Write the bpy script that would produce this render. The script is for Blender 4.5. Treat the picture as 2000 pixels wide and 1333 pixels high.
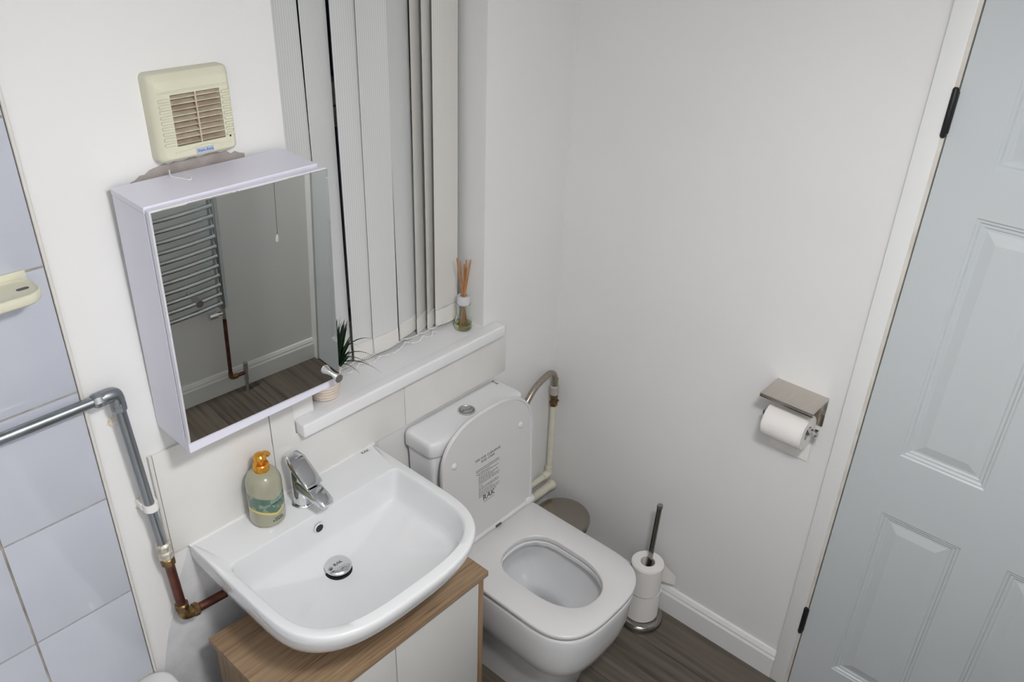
import bpy, bmesh, math, random
from mathutils import Vector, Matrix
for o in list(bpy.data.objects): bpy.data.objects.remove(o)
S = bpy.context.scene
COL = S.collection
RND = random.Random(7)
PI = math.pi
# ------------------------------------------------------------------ camera, world, exposure
CAM = bpy.data.cameras.new('camera'); cam = bpy.data.objects.new('camera', CAM); COL.objects.link(cam)
CAM.sensor_width = 36.0; CAM.lens = 1623.34 / 2000 * 36.0; CAM.clip_start = 0.02
CR = ((0.667504, -0.74399993, 0.03004179), (-0.34968738, -0.34884279, -0.86949838), (0.6573866, 0.56988842, -0.49302135))
right, up, back = Vector(CR[0]), -Vector(CR[1]), -Vector(CR[2])
mw = Matrix((right, up, back)).transposed().to_4x4(); mw.translation = Vector((-1.922, -1.471, 2.206))
cam.matrix_world = mw
S.camera = cam
W = bpy.data.worlds.new('world'); S.world = W; W.use_nodes = True
W.node_tree.nodes['Background'].inputs[0].default_value = (0.0008, 0.0014, 0.0026, 1)
W.node_tree.nodes['Background'].inputs[1].default_value = 1.0
S.view_settings.view_transform = 'Standard'; S.view_settings.look = 'None'
S.view_settings.gamma = 1.0; S.view_settings.use_curve_mapping = False
S.view_settings.exposure = -0.27
S.cycles.blur_glossy = 0.1
LAMP_POS = (-1.40, -1.42, 2.40); LAMP_POWER = 205.0; LAMP_R = 0.12   # one flush round light on the ceiling
ROOM_D = -1.755; ROOM_L = -2.17; CEIL = 2.40

# ------------------------------------------------------------------ materials
MATS = {}
def srgb(r, g, b):
    f = lambda c: (c/255/12.92) if c/255 <= 0.04045 else ((c/255+0.055)/1.055)**2.4
    return (f(r), f(g), f(b), 1)
def mat(name, col, rough=0.5, metal=0.0, spec=0.5, bump=0.0, bscale=60.0, noise=0.0, nscale=8.0, col2=None,
        trans=0.0, ior=1.45, coat=0.0, stretch=(1, 1, 1), emit=None, detail=4.0, rnoise=0.0):
    if name in MATS: return MATS[name]
    m = bpy.data.materials.new(name); m.use_nodes = True; nt = m.node_tree; N = nt.nodes; L = nt.links
    b = N['Principled BSDF']
    b.inputs['Base Color'].default_value = col; b.inputs['Roughness'].default_value = rough
    b.inputs['Metallic'].default_value = metal; b.inputs['Specular IOR Level'].default_value = spec
    b.inputs['Transmission Weight'].default_value = trans; b.inputs['IOR'].default_value = ior
    b.inputs['Coat Weight'].default_value = coat; b.inputs['Coat Roughness'].default_value = 0.05
    if emit:
        b.inputs['Emission Color'].default_value = emit[0]; b.inputs['Emission Strength'].default_value = emit[1]
    if noise or bump or rnoise:
        tc = N.new('ShaderNodeTexCoord'); mp = N.new('ShaderNodeMapping'); mp.inputs['Scale'].default_value = stretch
        L.new(tc.outputs['Object'], mp.inputs[0])
    if noise:
        t = N.new('ShaderNodeTexNoise'); t.inputs['Scale'].default_value = nscale; t.inputs['Detail'].default_value = detail
        L.new(mp.outputs[0], t.inputs['Vector'])
        r = N.new('ShaderNodeValToRGB'); r.color_ramp.elements[0].position = 0.5-noise; r.color_ramp.elements[1].position = 0.5+noise
        r.color_ramp.elements[0].color = col2 or col; r.color_ramp.elements[1].color = col
        L.new(t.outputs['Fac'], r.inputs[0]); L.new(r.outputs[0], b.inputs['Base Color'])
    if rnoise:
        t3 = N.new('ShaderNodeTexNoise'); t3.inputs['Scale'].default_value = nscale*2; L.new(mp.outputs[0], t3.inputs['Vector'])
        mr = N.new('ShaderNodeMapRange'); mr.inputs[1].default_value = .3; mr.inputs[2].default_value = .7
        mr.inputs[3].default_value = max(0, rough-rnoise); mr.inputs[4].default_value = rough+rnoise
        L.new(t3.outputs['Fac'], mr.inputs[0]); L.new(mr.outputs[0], b.inputs['Roughness'])
    if bump:
        t2 = N.new('ShaderNodeTexNoise'); t2.inputs['Scale'].default_value = bscale; t2.inputs['Detail'].default_value = 5
        L.new(mp.outputs[0], t2.inputs['Vector'])
        bp = N.new('ShaderNodeBump'); bp.inputs['Strength'].default_value = bump; bp.inputs['Distance'].default_value = 0.004
        L.new(t2.outputs['Fac'], bp.inputs['Height']); L.new(bp.outputs[0], b.inputs['Normal'])
    MATS[name] = m
    return m
M_wall = mat('wall_paint', (.772, .769, .764, 1), .5, bump=.10, bscale=14, noise=.3, nscale=2.5, col2=(.745, .738, .728, 1), spec=.4)
M_ceil = mat('ceiling_paint', (.72, .72, .72, 1), .8)
M_gloss = mat('gloss_paint', (.76, .76, .755, 1), .35, bump=.05, bscale=20)
M_door = mat('door_paint', (.555, .585, .60, 1), .4, bump=.05, bscale=30, noise=.3, nscale=3, col2=(.53, .565, .58, 1))
M_jamb = mat('jamb_old_paint', (.70, .68, .63, 1), .5, noise=.2, nscale=20, col2=(.58, .54, .47, 1))
M_tile = mat('tile_glaze', (.515, .53, .59, 1), .12, noise=.25, nscale=5, col2=(.48, .505, .57, 1), coat=.3)
M_grout = mat('grout', (.44, .40, .35, 1), .9, noise=.2, nscale=25, col2=(.25, .21, .18, 1))
M_trim = mat('tile_trim_plastic', (.66, .64, .60, 1), .4)
M_splash = mat('splash_tile', (.74, .73, .71, 1), .22, noise=.22, nscale=6, col2=(.69, .675, .65, 1), coat=.2)
M_ceramic = mat('white_ceramic', (.73, .735, .745, 1), .06, coat=.5)
M_seat = mat('seat_plastic', (.66, .645, .645, 1), .28)
M_chrome = mat('chrome', (.72, .73, .75, 1), .08, metal=1)
M_chromeR = mat('worn_chrome', (.34, .365, .38, 1), .30, metal=1, noise=.3, nscale=30, col2=(.26, .28, .295, 1), stretch=(1, 1, .3))
M_steel = mat('brushed_steel', (.60, .56, .51, 1), .15, metal=1, noise=.25, nscale=18, col2=(.54, .50, .45, 1), stretch=(1, 6, 1))
M_steeld = mat('dark_steel', (.33, .31, .29, 1), .16, metal=1)
M_copper = mat('old_copper', (.20, .075, .05, 1), .38, metal=.75, noise=.2, nscale=30, col2=(.08, .035, .03, 1), rnoise=.1)
M_brass = mat('tarnished_brass', (.34, .22, .09, 1), .35, metal=.85, noise=.2, nscale=60, col2=(.10, .06, .035, 1))
M_gold = mat('gold_plastic', (.75, .36, .05, 1), .18, metal=.75)
M_cabinet = mat('cabinet_lacquer', (.74, .73, .82, 1), .35)
M_mirror = mat('mirror_silver', (.92, .93, .885, 1), .005, metal=1)
M_cream = mat('aged_cream_plastic', (.68, .665, .53, 1), .4, noise=.25, nscale=10, col2=(.63, .61, .47, 1))
M_dust = mat('dusty_louvre', (.52, .43, .33, 1), .8, noise=.2, nscale=60, col2=(.40, .31, .22, 1))
M_louvre = mat('cream_louvre', (.62, .56, .44, 1), .6, noise=.2, nscale=50, col2=(.47, .38, .28, 1))
M_duct = mat('fan_duct_dark', (.16, .115, .08, 1), .9)
M_plaster = mat('bare_plaster', (.42, .38, .36, 1), .95, noise=.2, nscale=30, col2=(.33, .29, .27, 1), bump=.3, bscale=60)
M_upvc = mat('white_upvc', (.78, .78, .79, 1), .3)
M_upvcg = mat('window_upvc_grey', (.52, .52, .53, 1), .35)
M_black = mat('black_plastic', (.008, .008, .009, 1), .45)
M_ink = mat('black_ink', (.02, .02, .022, 1), .6)
M_inkg = mat('grey_ink', (.10, .10, .105, 1), .6)
M_blue = mat('blue_ink', (.02, .08, .42, 1), .4)
M_glass = mat('window_glass', (.9, .95, .95, 1), .0, trans=1.0, ior=1.45)
M_paper = mat('tissue_paper', (.79, .765, .74, 1), .95, bump=.15, bscale=300)
M_card = mat('cardboard_core', (.34, .31, .30, 1), .9)
M_white = mat('white_plastic', (.80, .79, .77, 1), .35)
M_cpipe = mat('painted_pipe', (.71, .69, .58, 1), .5, noise=.25, nscale=40, col2=(.62, .58, .46, 1), bump=.2, bscale=80)
M_braid = mat('braided_steel', (.50, .44, .37, 1), .35, metal=.9, noise=.12, nscale=500, col2=(.26, .22, .18, 1))
M_pot = mat('beige_pot', (.66, .56, .48, 1), .7)
M_leaf = mat('dark_leaf', (.018, .042, .02, 1), .45, noise=.2, nscale=30, col2=(.006, .014, .009, 1))
M_leaf2 = mat('green_leaf', (.07, .13, .035, 1), .45, noise=.2, nscale=30, col2=(.02, .05, .02, 1))
M_reed = mat('reed', (.50, .25, .10, 1), .7, noise=.2, nscale=40, col2=(.36, .16, .06, 1))
M_dglass = mat('bottle_glass', (.93, .97, .93, 1), .02, trans=1.0, ior=1.46)
M_oil = mat('scent_oil', (.80, .80, .25, 1), .0, trans=.9, ior=1.40)
M_frost = mat('frosted_collar', (.80, .80, .82, 1), .4, trans=.35)
M_pull = mat('pull_cord', (.16, .15, .13, 1), .8)
M_chip = mat('chipped_plaster', (.76, .74, .70, 1), .95, bump=.4, bscale=120, noise=.12, nscale=70, col2=(.60, .47, .34, 1))
M_rad = mat('radiator_chrome', (.55, .58, .60, 1), .14, metal=1)
M_chain = mat('bead_plastic', (.78, .77, .75, 1), .3)

def wood(name, c1, c2, c3, axis='X', rough=.45, sc=1.0):
    m = bpy.data.materials.new(name); m.use_nodes = True; nt = m.node_tree; N = nt.nodes; L = nt.links
    b = N['Principled BSDF']; tc = N.new('ShaderNodeTexCoord'); mp = N.new('ShaderNodeMapping')
    s = {'X': (1.2, 28, 28), 'Y': (28, 1.2, 28), 'Z': (28, 28, 1.2)}[axis]
    mp.inputs['Scale'].default_value = [v*sc for v in s]
    oi = N.new('ShaderNodeObjectInfo'); add = N.new('ShaderNodeVectorMath'); add.operation = 'ADD'
    mul = N.new('ShaderNodeVectorMath'); mul.operation = 'SCALE'; mul.inputs['Scale'].default_value = 37.0
    cmb = N.new('ShaderNodeCombineXYZ'); L.new(oi.outputs['Random'], cmb.inputs[0]); L.new(oi.outputs['Random'], cmb.inputs[1]); L.new(oi.outputs['Random'], cmb.inputs[2])
    L.new(cmb.outputs[0], mul.inputs[0]); L.new(tc.outputs['Object'], mp.inputs[0]); L.new(mp.outputs[0], add.inputs[0]); L.new(mul.outputs[0], add.inputs[1])
    t = N.new('ShaderNodeTexNoise'); t.inputs['Scale'].default_value = 1.6; t.inputs['Detail'].default_value = 6; t.inputs['Distortion'].default_value = .6
    L.new(add.outputs[0], t.inputs['Vector'])
    t2 = N.new('ShaderNodeTexNoise'); t2.inputs['Scale'].default_value = 5; t2.inputs['Detail'].default_value = 8; L.new(add.outputs[0], t2.inputs['Vector'])
    mx = N.new('ShaderNodeMath'); mx.operation = 'MULTIPLY_ADD'; mx.inputs[1].default_value = .45
    ms = N.new('ShaderNodeMath'); ms.operation = 'MULTIPLY'; ms.inputs[1].default_value = .58
    L.new(t.outputs['Fac'], ms.inputs[0]); L.new(t2.outputs['Fac'], mx.inputs[0]); L.new(ms.outputs[0], mx.inputs[2])
    r = N.new('ShaderNodeValToRGB'); e = r.color_ramp.elements
    e[0].position = .36; e[0].color = c3; e[1].position = .66; e[1].color = c1; k = e.new(.50); k.color = c2
    L.new(mx.outputs[0], r.inputs[0])
    # small value shift from board to board
    hs = N.new('ShaderNodeHueSaturation'); mr = N.new('ShaderNodeMapRange'); mr.inputs[3].default_value = .88; mr.inputs[4].default_value = 1.12
    L.new(oi.outputs['Random'], mr.inputs[0]); L.new(mr.outputs[0], hs.inputs['Value']); L.new(r.outputs[0], hs.inputs['Color'])
    L.new(hs.outputs[0], b.inputs['Base Color']); b.inputs['Roughness'].default_value = rough
    bp = N.new('ShaderNodeBump'); bp.inputs['Strength'].default_value = .12; bp.inputs['Distance'].default_value = .002
    L.new(mx.outputs[0], bp.inputs['Height']); L.new(bp.outputs[0], b.inputs['Normal'])
    return m
M_floor = wood('grey_plank', (.135, .112, .090, 1), (.100, .082, .065, 1), (.046, .036, .028, 1), 'Y', .42, .55)
M_oak = wood('oak_veneer', (.37, .255, .155, 1), (.285, .187, .108, 1), (.15, .09, .05, 1), 'X', .45, 1.6)
M_oakz = wood('oak_veneer_side', (.35, .24, .145, 1), (.275, .18, .104, 1), (.145, .086, .047, 1), 'Z', .45, 1.6)

def fabric(name, col):
    # woven vertical blind cloth with fine vertical ribs
    m = bpy.data.materials.new(name); m.use_nodes = True; nt = m.node_tree; N = nt.nodes; L = nt.links; b = N['Principled BSDF']
    b.inputs['Roughness'].default_value = .9; b.inputs['Specular IOR Level'].default_value = .15
    tc = N.new('ShaderNodeTexCoord'); w = N.new('ShaderNodeTexWave'); w.bands_direction = 'X'; w.inputs['Scale'].default_value = 85
    L.new(tc.outputs['UV'], w.inputs['Vector']); w.inputs['Scale'].default_value = .46
    mix = N.new('ShaderNodeMixRGB'); mix.inputs[1].default_value = [c*.84 for c in col[:3]]+[1]; mix.inputs[2].default_value = col
    L.new(w.outputs['Fac'], mix.inputs[0]); L.new(mix.outputs[0], b.inputs['Base Color'])
    return m
M_fabA = fabric('blind_cloth', (.68, .685, .68, 1)); M_fabB = fabric('blind_cloth_ivory', (.72, .70, .66, 1))
M_hem = mat('blind_hem', (.70, .68, .65, 1), .9)

# ------------------------------------------------------------------ geometry helpers
ORG = {}
def V(*a): return Vector(a)
def link(o, parent=None):
    COL.objects.link(o)
    if parent: o.parent = parent
def root(name, loc, label=None, cat=None, group=None, kind=None, rot=(0, 0, 0)):
    o = bpy.data.objects.new(name, None); o.empty_display_size = .05; link(o); o.location = loc; o.rotation_euler = rot
    ORG[o.name] = Vector(loc) if rot == (0, 0, 0) else Vector((0, 0, 0))
    tag(o, label, cat, group, kind); return o
def tag(o, label=None, cat=None, group=None, kind=None):
    if label: o['label'] = label
    if cat: o['category'] = cat
    if group: o['group'] = group
    if kind: o['kind'] = kind
    return o
def obj(name, bm, m, parent=None, org=None, smooth=True, angle=35, rec=True):
    if rec: bmesh.ops.recalc_face_normals(bm, faces=bm.faces)
    off = ORG[parent.name] if parent else (Vector(org) if org else Vector((0, 0, 0)))
    for v in bm.verts: v.co -= off
    me = bpy.data.meshes.new(name); bm.to_mesh(me); bm.free()
    if smooth:
        me.polygons.foreach_set('use_smooth', [True]*len(me.polygons)); me.set_sharp_from_angle(angle=math.radians(angle))
    ms = m if isinstance(m, (list, tuple)) else [m]
    for k in ms: me.materials.append(k)
    o = bpy.data.objects.new(name, me); link(o, parent)
    if not parent: o.location = off
    ORG[o.name] = off
    return o
def B(): return bmesh.new()
def box(bm, x0, x1, y0, y1, z0, z1, bev=0.0, seg=2, mi=0):
    vs = [bm.verts.new((x, y, z)) for x in (x0, x1) for y in (y0, y1) for z in (z0, z1)]
    F = [(0, 1, 3, 2), (4, 6, 7, 5), (0, 4, 5, 1), (2, 3, 7, 6), (0, 2, 6, 4), (1, 5, 7, 3)]
    fs = [bm.faces.new([vs[i] for i in f]) for f in F]
    for f in fs: f.material_index = mi
    if bev > 0:
        es = list({e for f in fs for e in f.edges})
        bmesh.ops.bevel(bm, geom=es, offset=bev, segments=seg, profile=.6, affect='EDGES', clamp_overlap=True)
    return bm
def bx(*a, **k): return box(B(), *a, **k)
def loft(bm, rings, cap0=True, cap1=True, closed=True, mi=0):
    R = [[bm.verts.new(p) for p in r] for r in rings]; n = len(R[0])
    for a, b in zip(R, R[1:]):
        for i in range(n if closed else n-1):
            j = (i+1) % n
            f = bm.faces.new((a[i], a[j], b[j], b[i])); f.material_index = mi
    def cap(r):
        f = bm.faces.new(r); f.material_index = mi
    if cap0: cap(R[0][::-1])
    if cap1: cap(R[-1])
    return R
def lathe(bm, prof, c=(0, 0, 0), n=32, axis='Z', cap0=True, cap1=True, mi=0):
    rings = []
    for r, h in prof:
        ring = []
        for i in range(n):
            a = 2*PI*i/n; u, v = r*math.cos(a), r*math.sin(a)
            p = {'Z': (u, v, h), 'Y': (u, h, v), 'X': (h, u, v)}[axis]
            ring.append((p[0]+c[0], p[1]+c[1], p[2]+c[2]))
        rings.append(ring)
    loft(bm, rings, cap0, cap1, mi=mi); return bm
def tube(bm, pts, rad, n=14, caps=True, mi=0, sx=1.0):
    pts = [Vector(p) for p in pts]; rads = rad if isinstance(rad, (list, tuple)) else [rad]*len(pts)
    t0 = (pts[1]-pts[0]).normalized(); ref = Vector((0, 0, 1)) if abs(t0.z) < .9 else Vector((1, 0, 0))
    nrm = (ref-t0*ref.dot(t0)).normalized(); rings = []
    for i, p in enumerate(pts):
        t = (pts[min(i+1, len(pts)-1)]-pts[max(i-1, 0)]).normalized()
        nrm = (nrm-t*nrm.dot(t)).normalized(); bn = t.cross(nrm)
        rings.append([p+nrm*rads[i]*math.cos(2*PI*k/n)+bn*rads[i]*sx*math.sin(2*PI*k/n) for k in range(n)])
    loft(bm, rings, caps, caps, mi=mi); return bm
def smooth_path(P, k=8):
    P = [Vector(p) for p in P]; out = []
    for i in range(len(P)-1):
        p0, p1, p2, p3 = P[max(i-1, 0)], P[i], P[i+1], P[min(i+2, len(P)-1)]
        for j in range(k):
            t = j/k; out.append(.5*((2*p1)+(p2-p0)*t+(2*p0-5*p1+4*p2-p3)*t*t+(3*p1-p0-3*p2+p3)*t**3))
    out.append(P[-1]); return out
def dshape(xc, hw, yb, yf, fl, n=3.0, seg=20, br=0.0, side=6):
    """closed outline: straight back, straight sides, super-elliptic front; runs from back centre right and round"""
    h = []
    for i in range(4): h.append(((hw-br)*i/4, yb))
    if br > 0:
        for i in range(5):
            a = PI/2*i/4; h.append((hw-br+br*math.sin(a), yb-br+br*math.cos(a)))
    else: h.append((hw, yb))
    y1 = yf+fl
    for i in range(1, side+1): h.append((hw, (yb-br)+(y1-yb+br)*i/side))
    for i in range(1, seg+1):
        a = PI/2*i/seg
        h.append((hw*abs(math.cos(a))**(2/n) if i < seg else 0.0, y1-fl*math.sin(a)**(2/n)))
    r = [(xc+x, y) for x, y in h]; l = [(xc-x, y) for x, y in h[1:-1]][::-1]
    return r+l
def at_z(o, z): return [(x, y, z) for x, y in o]
def scl(o, cx, cy, sx, sy): return [(cx+(x-cx)*sx, cy+(y-cy)*sy) for x, y in o]
def rrect(w, h, r, seg=6):
    p = []
    for cx, cy, a0 in ((w/2-r, h/2-r, 0), (-w/2+r, h/2-r, PI/2), (-w/2+r, -h/2+r, PI), (w/2-r, -h/2+r, 3*PI/2)):
        for i in range(seg+1):
            a = a0+PI/2*i/seg; p.append((cx+r*math.cos(a), cy+r*math.sin(a)))
    return p
def text_bm(s, size, M, extr=.0002, spacing=1.0):
    c = bpy.data.curves.new('t', 'FONT'); c.body = s; c.size = size; c.extrude = extr; c.align_x = 'CENTER'; c.align_y = 'CENTER'; c.space_character = spacing
    c.resolution_u = 3
    o = bpy.data.objects.new('t', c); COL.objects.link(o); dg = bpy.context.evaluated_depsgraph_get()
    me = bpy.data.meshes.new_from_object(o.evaluated_get(dg)); bm = B(); bm.from_mesh(me); bm.transform(M)
    bpy.data.objects.remove(o); bpy.data.curves.remove(c); bpy.data.meshes.remove(me); return bm
def frame_m(o, xa, ya):
    xa, ya = Vector(xa).normalized(), Vector(ya).normalized(); za = xa.cross(ya)
    m = Matrix((xa, ya, za)).transposed().to_4x4(); m.translation = Vector(o); return m

# ================================================================== SETTING
# floor of long grey planks running into the room
fl = obj('floor', bx(ROOM_L-.1, .1, ROOM_D-.1, .1, -.05, -.0045), mat('plank_joint', (.02, .017, .015, 1), .9), smooth=False)
tag(fl, 'grey brown wood plank floor of the small bathroom', 'floor', kind='structure')
seams = [0.03-.195+.21*0]
x = -.165; edges = [.012, -.165]
while x > ROOM_L: x -= .21; edges.append(x)
for i in range(len(edges)-1):
    xa, xb = edges[i+1]+.0006, edges[i]-.0006
    cut = [-1.32, -1.15, -.30, -.95, -1.36, -.55, -1.2, -.35, -.9, -.6, -1.1][i % 11]
    for y0, y1 in ((cut+.0006, .01), (ROOM_D-.01, cut-.0006)):
        obj('plank', bx(xa, xb, y0, y1, -.0046, 0, bev=.0006, seg=1), M_floor, fl)

ce = obj('ceiling', bx(ROOM_L-.1, .1, ROOM_D-.1, .3, CEIL, CEIL+.05), M_ceil, smooth=False)
tag(ce, 'flat white painted ceiling above the bathroom', 'ceiling', kind='structure')

WX0, WX1, WZ0, WZ1 = -.962, -.357, 1.00, 2.22   # window opening
b = B(); T = .26
for a in ((ROOM_L-.1, WX0, 0, T, -.05, CEIL), (WX1, .1, 0, T, -.05, CEIL), (WX0, WX1, 0, T, -.05, WZ0), (WX0, WX1, 0, T, WZ1, CEIL)): box(b, *a)
wb = obj('wall_back', b, M_wall, smooth=False)
tag(wb, 'white painted window wall, tiled above the bath', 'wall', kind='structure')
b = B(); DY0, DY1, DZ = -.994, -1.712, 2.08
for a in ((0, .1, DY0, 0, -.05, CEIL), (0, .1, ROOM_D-.1, DY1, -.05, CEIL), (0, .1, DY1, DY0, DZ, CEIL), (.06, .1, DY1, DY0, -.05, DZ)): box(b, *a)
wr = obj('wall_right', b, M_wall, smooth=False)
tag(wr, 'plain white painted wall beside the toilet and door', 'wall', kind='structure')
wf = obj('wall_front', bx(ROOM_L-.1, .1, ROOM_D-.1, ROOM_D, -.05, CEIL), M_wall, smooth=False)
tag(wf, 'white wall with the towel radiator, seen in the mirror', 'wall', kind='structure')
wl = obj('wall_left', bx(ROOM_L-.1, ROOM_L, ROOM_D-.1, .1, -.05, CEIL), M_wall, smooth=False)
tag(wl, 'white wall at the far side of the bath', 'wall', kind='structure')

# wall tiles above the bath
TX0 = -1.472; TW, TH, TZ = .2, .2585, .5525
obj('grout_bed', bx(ROOM_L, TX0-.001, -.004, 0, TZ, CEIL), M_grout, wb, smooth=False)
x = TX0; tile_me = None
while x > ROOM_L+.01:
    w = min(TW, x-ROOM_L)
    z = TZ
    while z < CEIL-.02:
        h = min(TH, CEIL-z)
        g = .0020
        obj('tile', bx(x-w+g, x-g, -.0072, -.001, z+g, z+h-g, bev=.0012, seg=2), M_tile, wb)
        z += TH
    x -= w
obj('tile_edge_trim', bx(TX0, TX0+.007, -.0085, 0, TZ-.01, CEIL, bev=.003, seg=3), M_trim, wb)
# splashback tiles behind the basin and below the sill
SB = [(-1.368, -1.090, .845, 1.118), (-1.088, -.676, .845, 1.118), (-.674, -.262, .845, 1.118)]
obj('splash_grout', bx(-1.372, -.259, -.004, 0, .842, .998), mat('splash_joint', (.58, .56, .53, 1), .8), wb, smooth=False)
for i, (x0, x1, z0, z1) in enumerate(SB):
    if i == 0: obj('splash_tile', bx(x0, x1, -.008, -.0005, z0, z1, bev=.002), M_splash, wb)
    elif i == 1:
        Lp = [(x0, z0), (x1, z0), (x1, .9975), (-1.0235, .9975), (-1.0235, z1), (x0, z1)]
        bb = B(); loft(bb, [[(x_, -.0005, z_) for x_, z_ in Lp], [(x_, -.008, z_) for x_, z_ in Lp]]); obj('splash_tile', bb, M_splash, wb, smooth=False)
    else: obj('splash_tile', bx(x0, x1, -.008, -.0005, z0, .9995, bev=.002), M_splash, wb)
obj('splash_edge_bead', bx(-1.377, -1.369, -.0095, 0, .842, 1.12, bev=.003, seg=2), M_trim, wb)
# bare plaster showing above the mirror cabinet
b = B(); top = []
for i in range(25):
    t = i/24; xx = -1.295+.236*t
    top.append((xx, 1.694+.020*min(1, t*4)-.012*max(0, (t-.75)*4)+RND.uniform(-.003, .003)))
vb = [b.verts.new((p[0], -.0012, 1.60)) for p in top]; vt = [b.verts.new((p[0], -.0012, p[1])) for p in top]
vb2 = [b.verts.new((p[0], .0005, 1.60)) for p in top]; vt2 = [b.verts.new((p[0], .0005, p[1])) for p in top]
for i in range(24):
    b.faces.new((vb[i], vb[i+1], vt[i+1], vt[i])); b.faces.new((vt[i], vt[i+1], vt2[i+1], vt2[i]))
obj('bare_plaster_patch', b, M_plaster, wb, smooth=False)
# thick paint drips and chips where pipes meet the wall
def blob(name, c, r, m, parent, seed, n=16):
    rr = random.Random(seed); bm = B()
    rings = []; jit = [rr.uniform(.65, 1.15) for _ in range(n)]
    for k, (s, h) in enumerate(((1, 0), (.85, .5), (.45, 1))):
        rings.append([(c[0]+r[0]*s*math.cos(2*PI*i/n)*jit[i], c[1]-r[1]*h, c[2]+r[2]*s*math.sin(2*PI*i/n)*jit[i]) for i in range(n)])
    loft(bm, rings, False, True); return obj(name, bm, m, parent)
gm = bpy.data.materials.new('mottled_grey'); gm.use_nodes = True; _n = gm.node_tree.nodes; _l = gm.node_tree.links; _b = _n['Principled BSDF']; _b.inputs['Roughness'].default_value = .6
_tc = _n.new('ShaderNodeTexCoord'); _t1 = _n.new('ShaderNodeTexNoise'); _t1.inputs['Scale'].default_value = 9; _t1.inputs['Detail'].default_value = 6; _l.new(_tc.outputs['Object'], _t1.inputs['Vector'])
_t2 = _n.new('ShaderNodeTexNoise'); _t2.inputs['Scale'].default_value = 30; _t2.inputs['Detail'].default_value = 5; _l.new(_tc.outputs['Object'], _t2.inputs['Vector'])
_r = _n.new('ShaderNodeValToRGB'); _r.color_ramp.elements[0].position = .34; _r.color_ramp.elements[0].color = (.54, .55, .575, 1); _r.color_ramp.elements[1].position = .68; _r.color_ramp.elements[1].color = (.735, .735, .74, 1)
_ma = _n.new('ShaderNodeMath'); _ma.operation = 'MULTIPLY_ADD'; _ma.inputs[1].default_value = .35; _ms = _n.new('ShaderNodeMath'); _ms.operation = 'MULTIPLY'; _ms.inputs[1].default_value = .65
_l.new(_t1.outputs['Fac'], _ms.inputs[0]); _l.new(_t2.outputs['Fac'], _ma.inputs[0]); _l.new(_ms.outputs[0], _ma.inputs[2]); _l.new(_ma.outputs[0], _r.inputs[0]); _l.new(_r.outputs[0], _b.inputs['Base Color'])
_bp = _n.new('ShaderNodeBump'); _bp.inputs['Strength'].default_value = .3; _bp.inputs['Distance'].default_value = .004; _l.new(_t2.outputs['Fac'], _bp.inputs['Height']); _l.new(_bp.outputs[0], _b.inputs['Normal'])
b = B(); q1, q2, q3 = [], [], []
for k in range(41):
    t = k/40; xx = -1.452+(-.77+1.452)*t; zt_ = .50+.33*min(1, max(0, t/.17))**.8+RND.uniform(-.006, .006) if t < .18 else .838
    q1.append(b.verts.new((xx, -.0014, .0))); q2.append(b.verts.new((xx, -.0014, zt_))); q3.append(b.verts.new((xx, .0005, zt_+.003)))
for k in range(40):
    b.faces.new((q1[k], q1[k+1], q2[k+1], q2[k])); b.faces.new((q2[k], q2[k+1], q3[k+1], q3[k]))
obj('grey_wall_area', b, gm, wb, smooth=False)  # lower wall coloured mottled grey, top edge rising from the left
# window ------------------------------------------------------------
wn = root('window_1', (-.66, .1, 1.035), 'white plastic framed window behind the vertical blind', 'window', kind='structure')
b = B()
for a in ((WX0, WX0+.055, .165, .225, 1.035, WZ1), (WX1-.055, WX1, .165, .225, 1.035, WZ1), (WX0+.055, WX1-.055, .165, .225, 1.035, 1.125), (WX0+.055, WX1-.055, .165, .225, WZ1-.06, WZ1)): box(b, *a, bev=.006, seg=2)
obj('window_frame', b, M_upvcg, wn)
b = B(); box(b, WX0+.055, WX1-.055, .162, .222, 1.655, 1.705, bev=.006); box(b, WX0+.055, WX1-.055, .155, .215, 1.71, 1.765, bev=.006)
obj('transom', b, M_upvcg, wn)
obj('pane', bx(WX0+.05, WX1-.05, .195, .203, 1.11, 1.67), M_glass, wn, smooth=False)
obj('pane', bx(WX0+.05, WX1-.05, .195, .203, 1.75, WZ1-.05), M_glass, wn, smooth=False)
b = B(); box(b, -1.021, -.303, -.041, 0, .998, 1.035, bev=.006, seg=3); box(b, WX0, WX1, -.004, .17, .999, 1.035)
obj('window_sill', b, M_upvc, wn)
# sealant bead along the sill ends
# door ---------------------------------------------------------------
b = B()
for a in ((-.016, .06, -.994, -.948, 0, 2.125), (-.016, .06, ROOM_D, DY1-.003, 0, 2.125), (-.016, .06, DY1-.003, -.994, 2.080, 2.125)): box(b, *a, bev=.003)
tr = obj('trim_1', b, M_gloss)
tag(tr, 'white painted door frame around the panelled door', 'door frame', kind='structure')
obj('jamb_edge', bx(-.0135, .03, -1.0015, -.9935, 0, 2.08), M_jamb, tr, smooth=False)
dr = root('door_1', (0, -1.35, 0), 'grey white six panel bathroom door with black hinges', 'door', kind='structure')
XF = -.010; LY0, LY1 = -1.0045, -1.709; LZ0, LZ1 = .008, 2.072
ycols = [(-1.108, -1.305), (-1.410, -1.607)]; zrows = [(.175, .779), (.962, 1.593), (1.698, 1.945)]
ys = sorted([LY0, LY1]+[v for c in ycols for v in c]); zs = sorted([LZ0, LZ1]+[v for c in zrows for v in c])
b = B()
for i in range(len(ys)-1):
    for j in range(len(zs)-1):
        if i in (1, 3) and j in (1, 3, 5): continue
        b.faces.new([b.verts.new(p) for p in ((XF, ys[i], zs[j]), (XF, ys[i], zs[j+1]), (XF, ys[i+1], zs[j+1]), (XF, ys[i+1], zs[j]))])
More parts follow.
